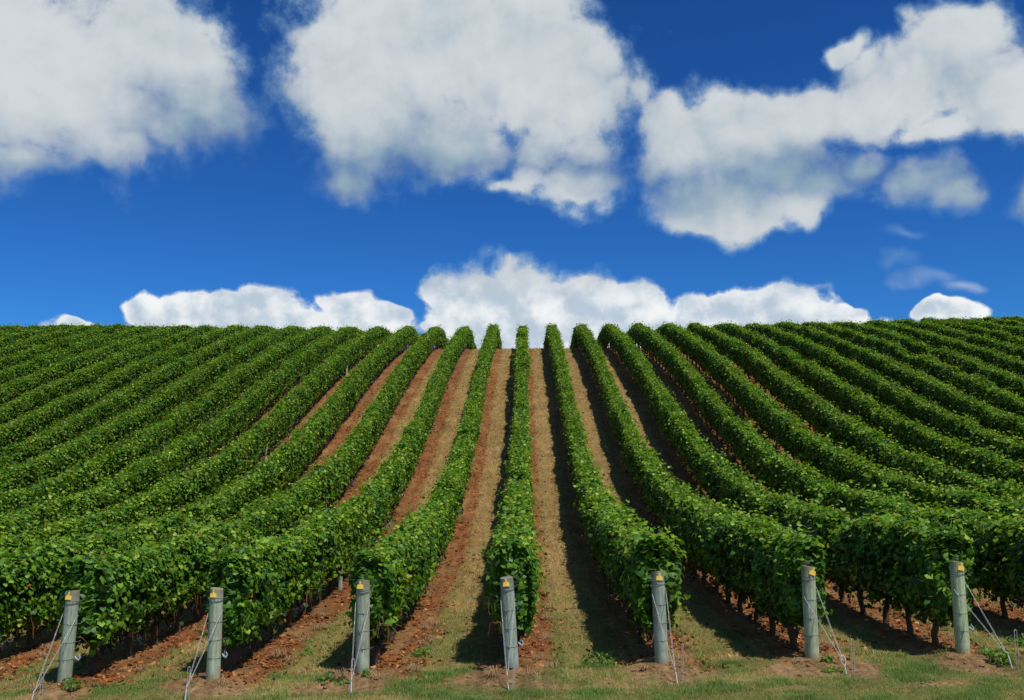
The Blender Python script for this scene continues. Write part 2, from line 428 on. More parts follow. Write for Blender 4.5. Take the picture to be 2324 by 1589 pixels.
def mat_post():
    m, N, L, B = M("treated_pine_post")
    tc = N.new('ShaderNodeTexCoord'); P = tc.outputs['Object']
    mp = N.new('ShaderNodeMapping'); mp.inputs['Scale'].default_value = (1, 1, .10); L.new(P, mp.inputs[0])
    oi = N.new('ShaderNodeObjectInfo')
    g1 = nz(N, L, mp.outputs[0], 28, 6, .7); ad = N.new('ShaderNodeVectorMath'); ad.operation = 'ADD'; L.new(P, ad.inputs[0]); rs = mth(N, L, 'MULTIPLY', oi.outputs['Random'], 40.0); L.new(rs, ad.inputs[1]); g2 = nz(N, L, ad.outputs[0], 3.5, 4); g3 = nz(N, L, mp.outputs[0], 75, 3)
    c = ramp(N, L, g1, [(.32, (.18, .23, .15)), (.5, (.34, .415, .29)), (.68, (.50, .565, .42))])
    c = mixc(N, L, ramp(N, L, g2, [(.45, (0, 0, 0)), (.7, (.65, .65, .65))]), c, (.23, .20, .13))
    sp = N.new('ShaderNodeSeparateXYZ'); L.new(P, sp.inputs[0])
    topf = ramp(N, L, sp.outputs[2], [(.0, (.75, .75, .75)), (.16, (0, 0, 0))])
    c = mixc(N, L, topf, c, (.26, .22, .125))
    t2 = N.new('ShaderNodeMapRange'); t2.inputs[1].default_value = 1.24; t2.inputs[2].default_value = 1.36
    L.new(sp.outputs[2], t2.inputs[0])
    c = mixc(N, L, mth(N, L, 'MULTIPLY', t2.outputs[0], .75), c, (.215, .175, .11))
    knot = ramp(N, L, nz(N, L, mp.outputs[0], 7, 2), [(.30, (1, 1, 1)), (.36, (0, 0, 0))])
    c = mixc(N, L, mth(N, L, 'MULTIPLY', knot, .45), c, (.11, .085, .05))
    crack = ramp(N, L, g3, [(.30, (1, 1, 1)), (.40, (0, 0, 0))])
    c = mixc(N, L, mth(N, L, 'MULTIPLY', crack, .5), c, (.06, .065, .045))
    vr = N.new('ShaderNodeMapRange'); L.new(oi.outputs['Random'], vr.inputs[0]); vr.inputs[3].default_value = .82; vr.inputs[4].default_value = 1.15
    vc = N.new('ShaderNodeCombineColor'); L.new(vr.outputs[0], vc.inputs[0]); L.new(vr.outputs[0], vc.inputs[1]); vc.inputs[2].default_value = .97
    c = mixc(N, L, 1.0, c, vc.outputs[0], 'MULTIPLY')
    L.new(c, B.inputs['Base Color']); B.inputs['Roughness'].default_value = .85
    B.inputs['Specular IOR Level'].default_value = .2
    bump(N, L, mth(N, L, 'ADD', g1, g3), B, .006)
    return m
POST = mat_post()

def axis(segs):
    a = []
    for s, e, st in segs: a.append(np.arange(s, e, st))
    a.append([segs[-1][1]])
    return np.concatenate(a)
def build_ground():
    xs = axis([(-900, -100, 80), (-100, -48, 4), (-48, -14, .3), (-14, 14, .09), (14, 48, .3), (48, 100, 4), (100, 900, 80)])
    ys = axis([(-400, -20, 38), (-20, 10, 2), (10, 13, .3), (13, 26, .07), (26, 40, .16), (40, 95, .35), (95, 140, 3), (140, 900, 40)])
    X, Y = np.meshgrid(xs, ys)
    Z = surf(X, Y)
    g, l = masks(X, Y)
    green = np.clip(1 - sstep(17, 28, Y) * .75 - sstep(20, 60, Y) * .1, 0, 1)
    green = np.clip(green + .35 * (1 - sstep(0, .12, np.abs(np.abs(rowdist(X)) - .66))) * sstep(20, 30, Y), 0, 1)
    nx, ny = len(xs), len(ys)
    i = (np.arange(ny - 1)[:, None] * nx + np.arange(nx - 1)[None]).ravel()
    F = np.stack([i, i + 1, i + 1 + nx, i + nx], 1)
    me = mesh_np("ground", np.stack([X.ravel(), Y.ravel(), Z.ravel()], 1), F, mat_ground(),
                 attrs={'grass': g.ravel(), 'litter': l.ravel(), 'green': green.ravel(), 'head': (1 - sstep(15.2, 17.8, Y)).ravel()}, smooth=True)
    tag(obj("ground", me), kind='structure')
build_ground()

# ------------------------------------------------------------------ leaves (numpy)
# lobed vine leaf: centre + rim, in the leaf's own plane (x across, y along, tip at +y)
def leaf_template(kind):
    if kind == 2:
        ang = np.radians([270, 322, 8, 48, 90, 132, 172, 218])
        rad = np.array([.20, .62, .60, .52, .68, .52, .60, .62])
        V = [(0, 0, .06)] + [(r * cos(a), r * sin(a), -.22 * r * r + (.05 if i % 2 else -.03)) for i, (a, r) in enumerate(zip(ang, rad))]
        F = [(0, 1 + i, 1 + (i + 1) % 8) for i in range(8)]
    elif kind == 1:
        V = [(-.5, -.3, -.1), (0, -.42, .06), (.5, -.3, -.1), (.42, .32, -.08), (0, .6, -.10), (-.42, .32, -.08)]
        F = [(0, 1, 4), (0, 4, 5), (1, 2, 3), (1, 3, 4)]
    else:
        V = [(-.5, .05, -.12), (-.05, -.48, .06), (.5, 0, -.10), (.04, .5, .03)]
        F = [(0, 1, 3), (1, 2, 3)]
    return np.array(V, float), np.array(F)
def norm(a): return a / (np.linalg.norm(a, axis=-1, keepdims=True) + 1e-9)
def scatter_leaves(C, Nn, size, tone, kind, rng):
    T, F = leaf_template(kind)
    n = len(C)
    up = np.tile(np.array([0, 0, -1.0]), (n, 1)) + rng.normal(0, .55, (n, 3))
    y = norm(up - Nn * (up * Nn).sum(1, keepdims=True)); x = np.cross(y, Nn)
    V = C[:, None] + size[:, None, None] * (T[None, :, 0:1] * x[:, None] + T[None, :, 1:2] * y[:, None] + T[None, :, 2:3] * Nn[:, None])
    Fi = F[None] + (np.arange(n) * len(T))[:, None, None]
    return V.reshape(-1, 3), Fi.reshape(-1, 3), np.repeat(tone, len(T))

HC, HH, HWD = 1.21, .71, .325         # canopy centre height, half height, half width
GAPS = {14: [(60.0, 1.1, .95)], 10: [(45.0, .9, .5)], 12: [(52.0, .8, .5)]}
def gapf(k, y):
    g = 1 - .34 * sstep(.78, .96, vnoise(y / 1.3, k * 11.3, 99))
    for (yc, w, dep) in GAPS.get(k, []):
        g = g * (1 - dep * np.exp(-((y - yc) / w)**4))
    return g
def canopy_r(k, y, th):
    """radius multiplier of the canopy outline at distance y, section angle th"""
    s = 500 + k * 31
    r = 1 + .40 * (vnoise(y / .55, th * 1.1 + 40, s) - .5) + .30 * (vnoise(y / 1.5, th * .6 + 9, s + 3) - .5)
    r = r + .30 * (vnoise(y / .26, th * 2.0 + 7, s + 5) - .5)
    return r
def section(k, y, th, inset):
    e = .62
    c, s_ = np.cos(th), np.sin(th)
    ux = np.sign(c) * np.abs(c)**e; uz = np.sign(s_) * np.abs(s_)**e
    r = canopy_r(k, y, th)
    g = gapf(k, y)
    hw = HWD * (1 + .18 * (vnoise(y / 3.1, k * 5.3, 77) - .5)) * np.where(s_ < 0, 1 - .18 * np.abs(uz), 1)
    hw = hw * (.5 + .5 * g)
    vig = 1 + .22 * (vnoise(y / 1.35, k * 7.7, 55) - .5) + .14 * (vnoise(y / 6.0, k * 2.9, 56) - .5)
    hw = hw * vig
    x = ux * hw * r - np.cos(th) * inset
    zr = np.where(s_ > 0, HH * (1 + (r - 1) * .5) * g * vig, HH * (1 + (r - 1) * .55))
    z = HC - (1 - g) * .25 + uz * zr - np.sin(th) * inset
    # outline wanders sideways a little
    x = x + .06 * (vnoise(y / 2.2, k * 3.1, 91) - .5)
    nrm = np.stack([c * (1 - np.abs(s_)**6 * .5), np.zeros_like(c), s_], -1)
    return x, z, nrm
def row_foliage(k, y0, y1):
    rng = np.random.default_rng(1000 + k)
    X0 = rowx(k)
    Vs, Fs, As = [], [], []; off = 0
    zones = [(0, 27, 2, 1.0), (27, 44, 1, 1.0), (44, 200, 0, 1.0)]
    for za, zb, kind, _ in zones:
        a, b = max(y0, za), min(y1, zb)
        if b <= a: continue
        steps = np.arange(a, b, 2.0)
        for s0 in steps:
            s1 = min(s0 + 2.0, b); D = (s0 + s1) / 2
            sc = float(np.interp(D, [16, 30, 50, 90], [1.0, 1.0, 1.12, 1.38]))
            n = int(2050 / sc**2 * (s1 - s0))
            y = rng.uniform(s0, s1, n)
            # angle: uniform along the outline of a tall slab; less on the underside
            q = rng.random(n)
            th = np.where(q < .36, rng.uniform(-1.15, 1.15, n), np.where(q < .72, pi + rng.uniform(-1.15, 1.15, n),
                 np.where(q < .95, pi / 2 + rng.uniform(-.75, .75, n), -pi / 2 + rng.uniform(-.7, .7, n))))
            inset = rng.exponential(.072, n); inset = np.minimum(inset, .30)
            out = rng.random(n) < .09
            inset = np.where(out, -rng.exponential(.07, n).clip(0, .24) * np.where(np.sin(th) > .6, 1.2, 1), inset)
            x, z, nn = section(k, y, th, inset)
            nn = nn + np.array([0, 0, .45]) + rng.normal(0, .62, (n, 3))
            nn = norm(nn)
            ysh = y
            gz = ground(X0 + x, ysh)
            keep = np.ones(n, bool)
            g = gapf(k, y); keep &= rng.random(n) < (.35 + .65 * g)
            # ragged lower edge
            lowlim = .44 + .38 * vnoise(y / .30, k + 3, 61) + .10 * vnoise(y / 1.6, k, 62)
            keep &= (z > lowlim) | (rng.random(n) < .05)
            size = (.104 * sc) * rng.uniform(.55, 1.25, n)
            size = np.where(out, size * .8, size)
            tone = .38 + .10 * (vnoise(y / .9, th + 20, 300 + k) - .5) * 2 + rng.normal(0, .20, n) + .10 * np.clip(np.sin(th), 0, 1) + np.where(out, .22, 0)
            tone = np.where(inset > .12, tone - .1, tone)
            tone = np.clip(tone, 0, .93)
            tone = np.where(rng.random(n) < .003, 1.0, tone)
            C = np.stack([X0 + x, ysh, gz + z], 1)
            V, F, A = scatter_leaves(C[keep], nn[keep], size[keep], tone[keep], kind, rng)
            Vs.append(V); Fs.append(F + off); As.append(A); off += len(V)
    # dark, half-dry leaves and scraps hanging in the fruit zone under the canopy
    a, b = y0 + .1, min(y1, 62)
    if b > a:
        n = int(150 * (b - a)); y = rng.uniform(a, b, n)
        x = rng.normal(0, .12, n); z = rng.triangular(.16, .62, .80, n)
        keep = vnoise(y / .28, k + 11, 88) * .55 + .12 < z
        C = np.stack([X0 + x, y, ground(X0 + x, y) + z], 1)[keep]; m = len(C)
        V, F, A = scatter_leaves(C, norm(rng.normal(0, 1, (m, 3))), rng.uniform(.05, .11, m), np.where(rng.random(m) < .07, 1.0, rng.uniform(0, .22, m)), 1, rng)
        Vs.append(V); Fs.append(F + off); As.append(A); off += len(V)
    # thin shoots and leaf stalks poking out between the leaves
    a, b = y0, min(y1, 60)
    if b > a:
        n = int(60 * (b - a)); y = rng.uniform(a, b, n)
        q = rng.random(n)
        th = np.where(q < .33, rng.uniform(-.9, 1.2, n), np.where(q < .66, pi - rng.uniform(-.9, 1.2, n), pi / 2 + rng.uniform(-.7, .7, n)))
        x, z, nn = section(k, y, th, rng.uniform(-.03, .05, n))
        C = np.stack([X0 + x, y, ground(X0 + x, y) + z], 1)
        dr = norm(nn * .7 + np.array([0, 0, .5]) + rng.normal(0, .7, (n, 3))); ln = rng.uniform(.06, .20, n)[:, None]
        w = norm(np.cross(dr, rng.normal(0, 1, (n, 3)))) * np.interp(y, [16, 60], [.0035, .008])[:, None]
        V = np.stack([C - dr * ln * .4 - w, C - dr * ln * .4 + w, C + dr * ln + w * .5, C + dr * ln - w * .5], 1).reshape(-1, 3)
        i = np.arange(n)[:, None] * 4 + off
        Fs.append((i + np.array([[0, 1, 2]]))); Fs.append((i + np.array([[0, 2, 3]])))
        Vs.append(V); As.append(np.repeat(np.where(rng.random(n) < .35, .99, .93), 4)); off += len(V)
    if y0 < 17.5:       # the end of the row, closed with leaves
        n = 1500
        th = rng.uniform(0, 2 * pi, n); rr = np.sqrt(rng.random(n))
        yb = y0 + rng.exponential(.13, n) + .18 * rr**2 - .08 * rng.random(n) + .10 * (fbm(np.cos(th) * rr * 3 + 9, np.sin(th) * rr * 3 + k * 7, 45, 3) - .5) * 3
        x, z, nn = section(k, np.full(n, y0), th, np.zeros(n))
        x = x * rr; z = HC + (z - HC) * rr
        # the lower part of the end hangs ragged
        keep = z > .52 + .3 * vnoise(x * 6, k, 66)
        nn = norm(nn * .5 * rr[:, None] + np.array([0, -.8, .45]) + rng.normal(0, .6, (n, 3)))
        tone = np.clip(.38 + rng.normal(0, .21, n), 0, .93)
        C = np.stack([X0 + x, yb, ground(X0 + x, yb) + z], 1)
        V, F, A = scatter_leaves(C[keep], nn[keep], .104 * rng.uniform(.55, 1.3, n)[keep], tone[keep], 2, rng)
        Vs.append(V); Fs.append(F + off); As.append(A); off += len(V)
    leafF = np.concatenate(Fs)
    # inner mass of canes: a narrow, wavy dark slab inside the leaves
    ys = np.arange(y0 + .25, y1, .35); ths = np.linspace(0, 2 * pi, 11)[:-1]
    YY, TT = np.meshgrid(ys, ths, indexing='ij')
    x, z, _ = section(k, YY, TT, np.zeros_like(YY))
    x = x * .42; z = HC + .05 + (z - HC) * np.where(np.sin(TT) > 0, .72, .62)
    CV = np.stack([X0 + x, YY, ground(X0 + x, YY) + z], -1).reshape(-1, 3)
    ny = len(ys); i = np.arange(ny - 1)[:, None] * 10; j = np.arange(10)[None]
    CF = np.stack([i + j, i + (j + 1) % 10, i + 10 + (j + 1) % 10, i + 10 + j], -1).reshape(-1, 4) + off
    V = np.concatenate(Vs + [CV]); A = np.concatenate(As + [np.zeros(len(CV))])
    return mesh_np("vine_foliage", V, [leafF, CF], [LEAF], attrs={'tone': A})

# ------------------------------------------------------------------ trunks, canes, grapes
def trunk_meshes():
    out = []
    for v in range(4):
        r = np.random.default_rng(50 + v); G = Geo()
        n = 9; t = np.linspace(0, 1, n)
        px = np.cumsum(r.normal(0, .016, n)); px -= px[0]; py = np.cumsum(r.normal(0, .022, n)); py -= py[0]
        pts = np.stack([px, py, -.08 + t * .78], 1)
        G.tube(pts, np.interp(t, [0, .12, .7, 1], [.075, .058, .050, .066]) * r.uniform(.9, 1.15, n), 7)
        top = pts[-1]
        for sgn in (-1, 1):
            m = 7; tt = np.linspace(0, 1, m)
            arm = top + np.stack([r.normal(0, .012, m), sgn * tt * .72, .05 * tt + r.normal(0, .012, m)], 1)
            arm[0] = top - [0, 0, .03]
            G.tube(arm, np.interp(tt, [0, 1], [.032, .014]), 6)
            for q in range(5):
                b = arm[1 + q]; hh = r.uniform(.3, .6)
                G.tube([b, b + [r.normal(0, .05), r.normal(0, .04), hh * .5], b + [r.normal(0, .10), r.normal(0, .08), hh]], [.007, .006, .004], 4, 1)
            for q in range(9):     # canes that droop under the leaves
                b = arm[r.integers(1, m)]; L_ = r.uniform(.15, .45)
                sx = r.choice([-1, 1]) * r.uniform(.08, .22)
                G.tube([b, b + [sx * .7, r.normal(0, .05), .02], b + [sx, r.normal(0, .07), -L_]], [.005, .0045, .003], 4, 1)
        out.append(G.mesh("vine_trunk", [BARK, CANE]))
    return out
def ico():
    t = (1 + 5**.5) / 2
    V = norm(np.array([(-1, t, 0), (1, t, 0), (-1, -t, 0), (1, -t, 0), (0, -1, t), (0, 1, t), (0, -1, -t), (0, 1, -t), (t, 0, -1), (t, 0, 1), (-t, 0, -1), (-t, 0, 1)], float))
    F = np.array([(0, 11, 5), (0, 5, 1), (0, 1, 7), (0, 7, 10), (0, 10, 11), (1, 5, 9), (5, 11, 4), (11, 10, 2), (10, 7, 6), (7, 1, 8), (3, 9, 4), (3, 4, 2), (3, 2, 6), (3, 6, 8), (3, 8, 9), (4, 9, 5), (2, 4, 11), (6, 2, 10), (8, 6, 7), (9, 8, 1)])
    return V, F
IV, IF = ico()
def grape_meshes():
    out = []
    for v in range(3):
        r = np.random.default_rng(80 + v); G = Geo()
        for i in range(60):
            t = r.random()**.8; rad = .060 * (1 - t * .75) * r.uniform(.5, 1.0); a = r.uniform(0, 2 * pi)
            c = np.array([rad * cos(a), rad * sin(a), -.02 - t * .15])
            G.add(IV * r.uniform(.0085, .0115) + c, IF)
        G.tube([(0, 0, .05), (.004, 0, 0), (0, 0, -.12)], .003, 4, 1)
        out.append(G.mesh("grape_bunch", [GRAPE, CANE]))
    return out
TRUNKS = trunk_meshes(); GRAPES = grape_meshes()
def grape_zone(k, y0, y1):
    """the many small bunches beyond the near ones, one mesh"""
    rng = np.random.default_rng(4000 + k)
    n = int((y1 - y0) * 16)
    y = rng.uniform(y0, y1, n); x = rowx(k) + rng.normal(0, .13, n)
    z = ground(x, y) + rng.uniform(.33, .80, n)
    C = np.stack([x, y, z], 1)
    s = np.stack([rng.uniform(.035, .055, n)] * 2 + [rng.uniform(.06, .11, n)], 1)
    V = C[:, None] + IV[None] * s[:, None] * (1 + rng.normal(0, .16, (n, 12, 1)))
    F = IF[None] + (np.arange(n) * 12)[:, None, None]
    return mesh_np("grape_bunches", V.reshape(-1, 3), F.reshape(-1, 3), GRAPE)
def wire_mesh(k, y0, y1, h):
    ys = np.arange(y0, y1, .75); G = Geo()
    x = np.full_like(ys, rowx(k)) + .1 * 0
    G.tube(np.stack([x, ys, ground(x, ys) + h - .02 * np.sin((ys - y0) * pi / 6.5)**2], 1), .0028 if y0 < 18 else .004, 4)
    return G.mesh("trellis_wire", [DWIRE])

ORD = {1: 'first', 2: 'second', 3: 'third', 4: 'fourth', 5: 'fifth', 6: 'sixth', 7: 'seventh', 8: 'eighth', 9: 'ninth', 10: 'tenth',
       11: 'eleventh', 12: 'twelfth', 13: 'thirteenth', 14: 'fourteenth', 15: 'fifteenth', 16: 'sixteenth', 17: 'seventeenth', 18: 'eighteenth'}
ROWLAB = {-3: 'leafy green vine row starting at the leftmost end post', -2: 'leafy vine row behind the second end post from the left',
          -1: 'vine row behind the third post from the left, bending to the crest', 0: 'straight central vine row behind the middle post that leans',
          1: 'vine row just right of the central row, behind the fifth post', 2: 'vine row behind the sixth post, whose leaves overhang the post top',
          3: 'vine row behind the rightmost end post, shaded on its near side'}
KMIN, KMAX = -19, 18
def row_start(k):
    X = rowx(k)
    lim = (abs(X) - 3.0) / .535
    return max(YPOST + .42, lim)
ROW_END = 97.0
def build_rows():
    rng = np.random.default_rng(5)
    for k in range(KMIN, KMAX + 1):
        y0 = row_start(k)
        jit = {-3: .02, -2: .15, -1: .1, 0: .05, 1: -.05, 2: -.25, 3: -.1}.get(k, 0)
        y0 += jit
        yb = YPOST + 1.0 if y0 < 18 else y0 + .5
        root = empty("vine_row", (rowx(k), y0, float(ground(rowx(k), y0))))
        if k in ROWLAB: lab = ROWLAB[k]
        elif k < -3: lab = 'green vine row on the left slope, %s row left of the leftmost end post' % ORD[-3 - k]
        else: lab = 'green vine row on the right slope, %s row right of the rightmost end post' % ORD[k - 3]
        tag(root, lab, 'vine row', 'parallel vine rows climbing the hill')
        org = root.location.copy()
        def part(name, me, loc=None, rot=(0, 0, 0)):
            o = obj(name, me, root, (-org.x, -org.y, -org.z) if loc is None else (loc[0] - org.x, loc[1] - org.y, loc[2] - org.z), rot)
            return o
        part("foliage", row_foliage(k, y0, ROW_END))
        # trunks
        ty = yb
        i = 0
        while ty < 94 and i < 90:
            x = rowx(k) + rng.normal(0, .03)
            part("trunk", TRUNKS[rng.integers(0, 4)], (x, ty, float(ground(x, ty))), (rng.normal(0, .06), rng.normal(0, .07), rng.choice([0, pi]) + rng.normal(0, .15)))
            ty += 1.35 + rng.normal(0, .12); i += 1
        yg = y0
        if abs(k) <= 5:
            yg = min(y0 + 9, 31)
            cnt = 0
            y = y0 + .12
            while y < yg and cnt < 96:
                for sd in (-1, 1):
                    if cnt < 98:
                        x = rowx(k) + sd * rng.uniform(.04, .20)
                        part("grape_bunch", GRAPES[rng.integers(0, 3)], (x, y + rng.normal(0, .05), float(ground(x, y)) + rng.uniform(.40, .82)),
                             (rng.normal(0, .12), rng.normal(0, .12), rng.uniform(0, 6)))
                        cnt += 1
                y += .18
        if yg < 90:
            tag(part("grape_bunches", grape_zone(k, yg, min(ROW_END, 80))), kind='stuff')
        if y0 < 60: part("trellis_wire", wire_mesh(k, YPOST + .1 if y0 < 18 else y0, 70, .62))
        if abs(k) <= 3:
            part("trellis_wire", wire_mesh(k, YPOST + .1, 34, .91))
            part("trellis_wire", wire_mesh(k, YPOST + .1, 34, .36))
build_rows()

# ------------------------------------------------------------------ posts
POSTH = 1.42
def post_mesh(seed, h=POSTH, r=.106):
    rg = np.random.default_rng(seed); n = 28; m = 26
    t = np.linspace(-.35, h, m); th = np.arange(n) * 2 * pi / n
    V = []
    ph = rg.uniform(0, 6, 4)
    for i, z in enumerate(t):
        rr = r * (1.03 - .05 * max(z, 0) / h) * (1 + .018 * np.sin(2 * th + ph[0]) + .010 * np.sin(5 * th + ph[1] + z) + .006 * np.sin(9 * th + ph[2]))
        if i == m - 1: rr = rr * .965
        zz = z + (.012 * np.cos(th + ph[3]) if i >= m - 2 else 0) - (.008 if i == m - 2 else 0)
        V.append(np.stack([rr * np.cos(th), rr * np.sin(th), np.broadcast_to(zz, th.shape)], 1))
    V = np.concatenate(V)
    F = [(i * n + j, i * n + (j + 1) % n, (i + 1) * n + (j + 1) % n, (i + 1) * n + j) for i in range(m - 1) for j in range(n)]
    G = Geo(); G.add(V, F)
    c = V[-n:]; G.add(np.vstack([c * [.5, .5, 1] + [0, 0, .002], c, [[0, 0, h + .002]]]),
                      [(j, n + j, n + (j + 1) % n) for j in range(n)] + [(j, n + (j + 1) % n, (j + 1) % n) for j in range(n)] + [(j, (j + 1) % n, 2 * n) for j in range(n)])
    return G.mesh("post_body", [POST])
def ring(r, z, tiltx=0, tilty=0, n=28, a0=0, a1=2 * pi):
    th = np.linspace(a0, a1, n)
    return np.stack([r * np.cos(th), r * np.sin(th), z + tiltx * np.cos(th) + tilty * np.sin(th)], 1)
def end_post(k, label, lean, loop_xy, tagrot, anchor, attach, seed, cloop):
    x = rowx(k); y = YPOST
    z = float(surf(x, y)) - .03
    root = empty("end_post", (x, y, z), (lean[1], lean[0], 0))
    tag(root, label, 'post', 'wooden end posts along the headland')
    rg = np.random.default_rng(seed)
    obj("post_body", post_mesh(seed), root)
    # wire bands, with their twisted ends
    for i, h in enumerate((1.27, .91, .63, .36)):
        G = Geo(); R = .1095 - .004 * h
        tl = rg.normal(0, .006)
        G.tube(ring(R, h, tl, rg.normal(0, .004)), .0042, 6)
        if i == 0:
            G.tube(ring(R + .002, h - .035, rg.normal(0, .012), .006), .0042, 6)
            G.tube(ring(R + .003, h - .06, .02, .0, 20, pi, 2 * pi), .004, 6)
        a = rg.uniform(-2.0, -1.2)
        p = np.array([R * cos(a), R * sin(a) - .004, h])
        G.tube([p + [-.02, 0, .012], p, p + [.004, -.004, -.02]], .0045, 5)
        b = np.array([R * 1.0, 0.03, h])
        G.tube([b, b + [.035, .02, .006], b + [.055, .05, .022]], .0038, 5)
        obj("wire_band", G.mesh("wire_band", [DWIRE]), root)
    # ear-tag shaped label
    prof_ = [(-.046, -.036), (.046, -.036), (.049, -.030), (.047, .020), (.038, .030), (.014, .036), (.011, .052), (.016, .060), (.015, .072), (.006, .080),
             (-.006, .080), (-.015, .072), (-.016, .060), (-.011, .052), (-.014, .036), (-.038, .030), (-.047, .020), (-.049, -.030)]
    n = len(prof_); G = Geo()
    P2 = np.array(prof_)
    cv = lambda yy: np.stack([P2[:, 0], yy + 3.0 * P2[:, 0]**2, P2[:, 1]], 1)
    fr, bk = cv(-.002), cv(.002)
    G.add(np.vstack([fr, bk]), [(j, (j + 1) % n, n + (j + 1) % n, n + j) for j in range(n)])
    cF = np.array([[0, 0, .0]]); cB = np.array([[0, .002, .0]])
    G.add(np.vstack([fr, [[0, -.0025, 0]]]), [((j + 1) % n, j, n) for j in range(n)])
    G.add(np.vstack([bk, [[0, .0025, 0]]]), [(j, (j + 1) % n, n) for j in range(n)])
    tg = obj("yellow_tag", G.mesh("yellow_tag", [TAGY], smooth=False), root, (tagrot[1], -.115, 1.33), (radians(-4), tagrot[0], 0))
    G = Geo(); G.tube([(0, -.006, 0), (0, .02, 0)], .005, 8)
    obj("nail", G.mesh("nail", [DWIRE]), tg, (0, 0, .066))
    # stay wires from the post to the ground anchor (local to the post)
    ax, ay, az = anchor[0], anchor[1], float(surf(x + anchor[0], y + anchor[1])) - z
    eye = np.array([ax, ay + .07, az + .17])
    for sgn, hh in attach:
        G = Geo()
        st = np.array([sgn * .113, -.01, hh])
        for o in (-.007, .007):
            tt = np.linspace(0, 1, 8)[:, None]
            pts = st + (eye - st) * tt + np.array([o, 0, 0]) * np.sin(tt * pi) - np.array([0, 0, .015]) * np.sin(tt * pi)
            G.tube(pts, .0021, 5)
        G.tube(ring(.115, hh + .02, -.02 * sgn, -.03, 20, 0, pi), .0045, 5)
        mid = st + (eye - st) * .3
        G.tube([mid - (eye - st) * .015, mid, mid + (eye - st) * .02], [.003, .006, .003], 6)
        obj("stay_wire", G.mesh("stay_wire", [WIRE]), root)
    # anchor rod with its eye
    G = Geo()
    base = np.array([ax + .02, ay - .05, az - .12]); d = eye - base; d /= np.linalg.norm(d)
    if cloop:
        e0 = eye - d * .07
        G.tube([base, e0], .009, 7)
        s_ = np.cross(d, [0, 1, 0]); s_ /= np.linalg.norm(s_)
        th = np.linspace(-pi, pi, 22)
        G.tube([e0 + d * (.075 - .075 * cos(a + pi) * 1.0) * 1.0 + s_ * .032 * np.sin(a) for a in th], .008, 6)
    else:
        G.tube([base, eye - d * .03, eye], [.010, .011, .008], 7)
        s_ = np.cross(d, [1, 0, 0]); s_ /= np.linalg.norm(s_)
        th = np.linspace(-pi, pi, 14)
        G.tube([eye + d * (.02 - .02 * cos(a + pi)) + s_ * .014 * np.sin(a) for a in th], .006, 5)
    obj("anchor_rod", G.mesh("anchor_rod", [WIRE]), root)
    if loop_xy[2]:
        G = Geo(); c = np.array([.155, .02, .38])
        q = norm(rg.normal(0, 1, (1, 3)))[0]
        G.tube([c + [-.03, 0, .03], c + [0, -.02, .0], c + [.03, 0, -.03], c + [.045, .01, .02], c + [.02, .02, .06]], [.012, .02, .016, .014, .006], 6)
        G.tube([c + [0, 0, .04], c + [.01, -.01, .08]], [.012, .008], 6)
        obj("wire_tensioner", G.mesh("wire_tensioner", [CLIP]), root)
    return root
POSTS = [
 (-3, 'leftmost grey-green end post with yellow tag, leafy weed at its foot', (.045, .0), (0, 0, 1), (.05, -.02), (.03, -1.15), ((-1, 1.10), (1, 1.04)), False),
 (-2, 'second end post from the left, silvery grey with a metal wire tensioner', (.006, 0), (0, 0, 1), (.04, -.02), (-.07, -1.13), ((-1, 1.06), (1, 1.10)), False),
 (-1, 'third end post from the left, greenish, a tall hoop right in front', (-.01, 0), (0, 0, 0), (.0, -.03), (.0, -1.08), ((-1, 1.12), (1, 1.10)), False),
 (0, 'middle end post leaning left, split down its upper face', (-.06, 0), (0, 0, 1), (.0, -.01), (-.05, -1.12), ((-1, 1.12), (1, 1.08)), False),
 (1, 'fifth end post from the left, beside the dark shade of its row', (-.03, 0), (0, 0, 0), (.03, .01), (.07, -1.05), ((-1, 1.12), (1, 1.15)), False),
 (2, 'sixth end post from the left, tilted yellow tag, large looped anchor eye', (-.012, 0), (0, 0, 0), (.35, .04), (.20, -1.0), ((-1, 1.0), (1, 1.10)), True),
 (3, 'rightmost end post with yellow tag, pale green weed at its foot', (-.02, 0), (0, 0, 1), (.20, .025), (.27, -1.0), ((-1, 1.05), (1, 1.10)), False),
]
for i, (k, lab, lean, lp, tr, an, at, cl) in enumerate(POSTS):
    end_post(k, lab, lean, lp, tr, an, at, 100 + i, cl)

# thin wire hoops stuck in the soil near the anchors
def hoop(dx, dy, k, h, w, lean, label):
    x = rowx(k) + dx; y = YPOST + dy; z = float(surf(x, y))
    G = Geo(); pts = [(-w * .9, 0, -.1), (-w, 0, h * .6), (-w, 0, h - w)]
    pts += [(w * cos(a), 0, h - w + w * sin(a)) for a in np.linspace(pi, 0, 9)[1:]]
    pts += [(w, 0, h * .6), (w * 1.2, 0, -.1)]
    G.tube(pts, .0048, 6)
    o = obj("wire_hoop", G.mesh("wire_hoop", [WIRE]), None, (x, y, z), (lean[1], lean[0], radians(20)))
    tag(o, label, 'wire hoop', 'thin wire hoops stuck in the soil')
hoop(.08, -.95, -3, .44, .016, (.03, 0), 'thin wire hoop in the soil by the leftmost post stays')
hoop(-.08, -.98, -2, .46, .016, (.03, 0), 'thin wire hoop stuck beside the stay wires of the second post')
hoop(.03, -1.14, -1, .50, .022, (.02, 0), 'upright wire hoop standing in front of the third post')
hoop(.03, -1.16, 0, .56, .008, (.04, 0), 'narrow leaning wire pin beside the middle post anchor')
hoop(.16, -1.05, 1, .55, .012, (.02, 0), 'slim wire pin right of the fifth post anchor')
hoop(.32, -.98, 2, .50, .020, (.02, 0), 'wire hoop standing right of the large looped anchor eye')
hoop(.42, -.88, 3, .52, .024, (.0, 0), 'wire hoop right of the rightmost post, farthest right of all')

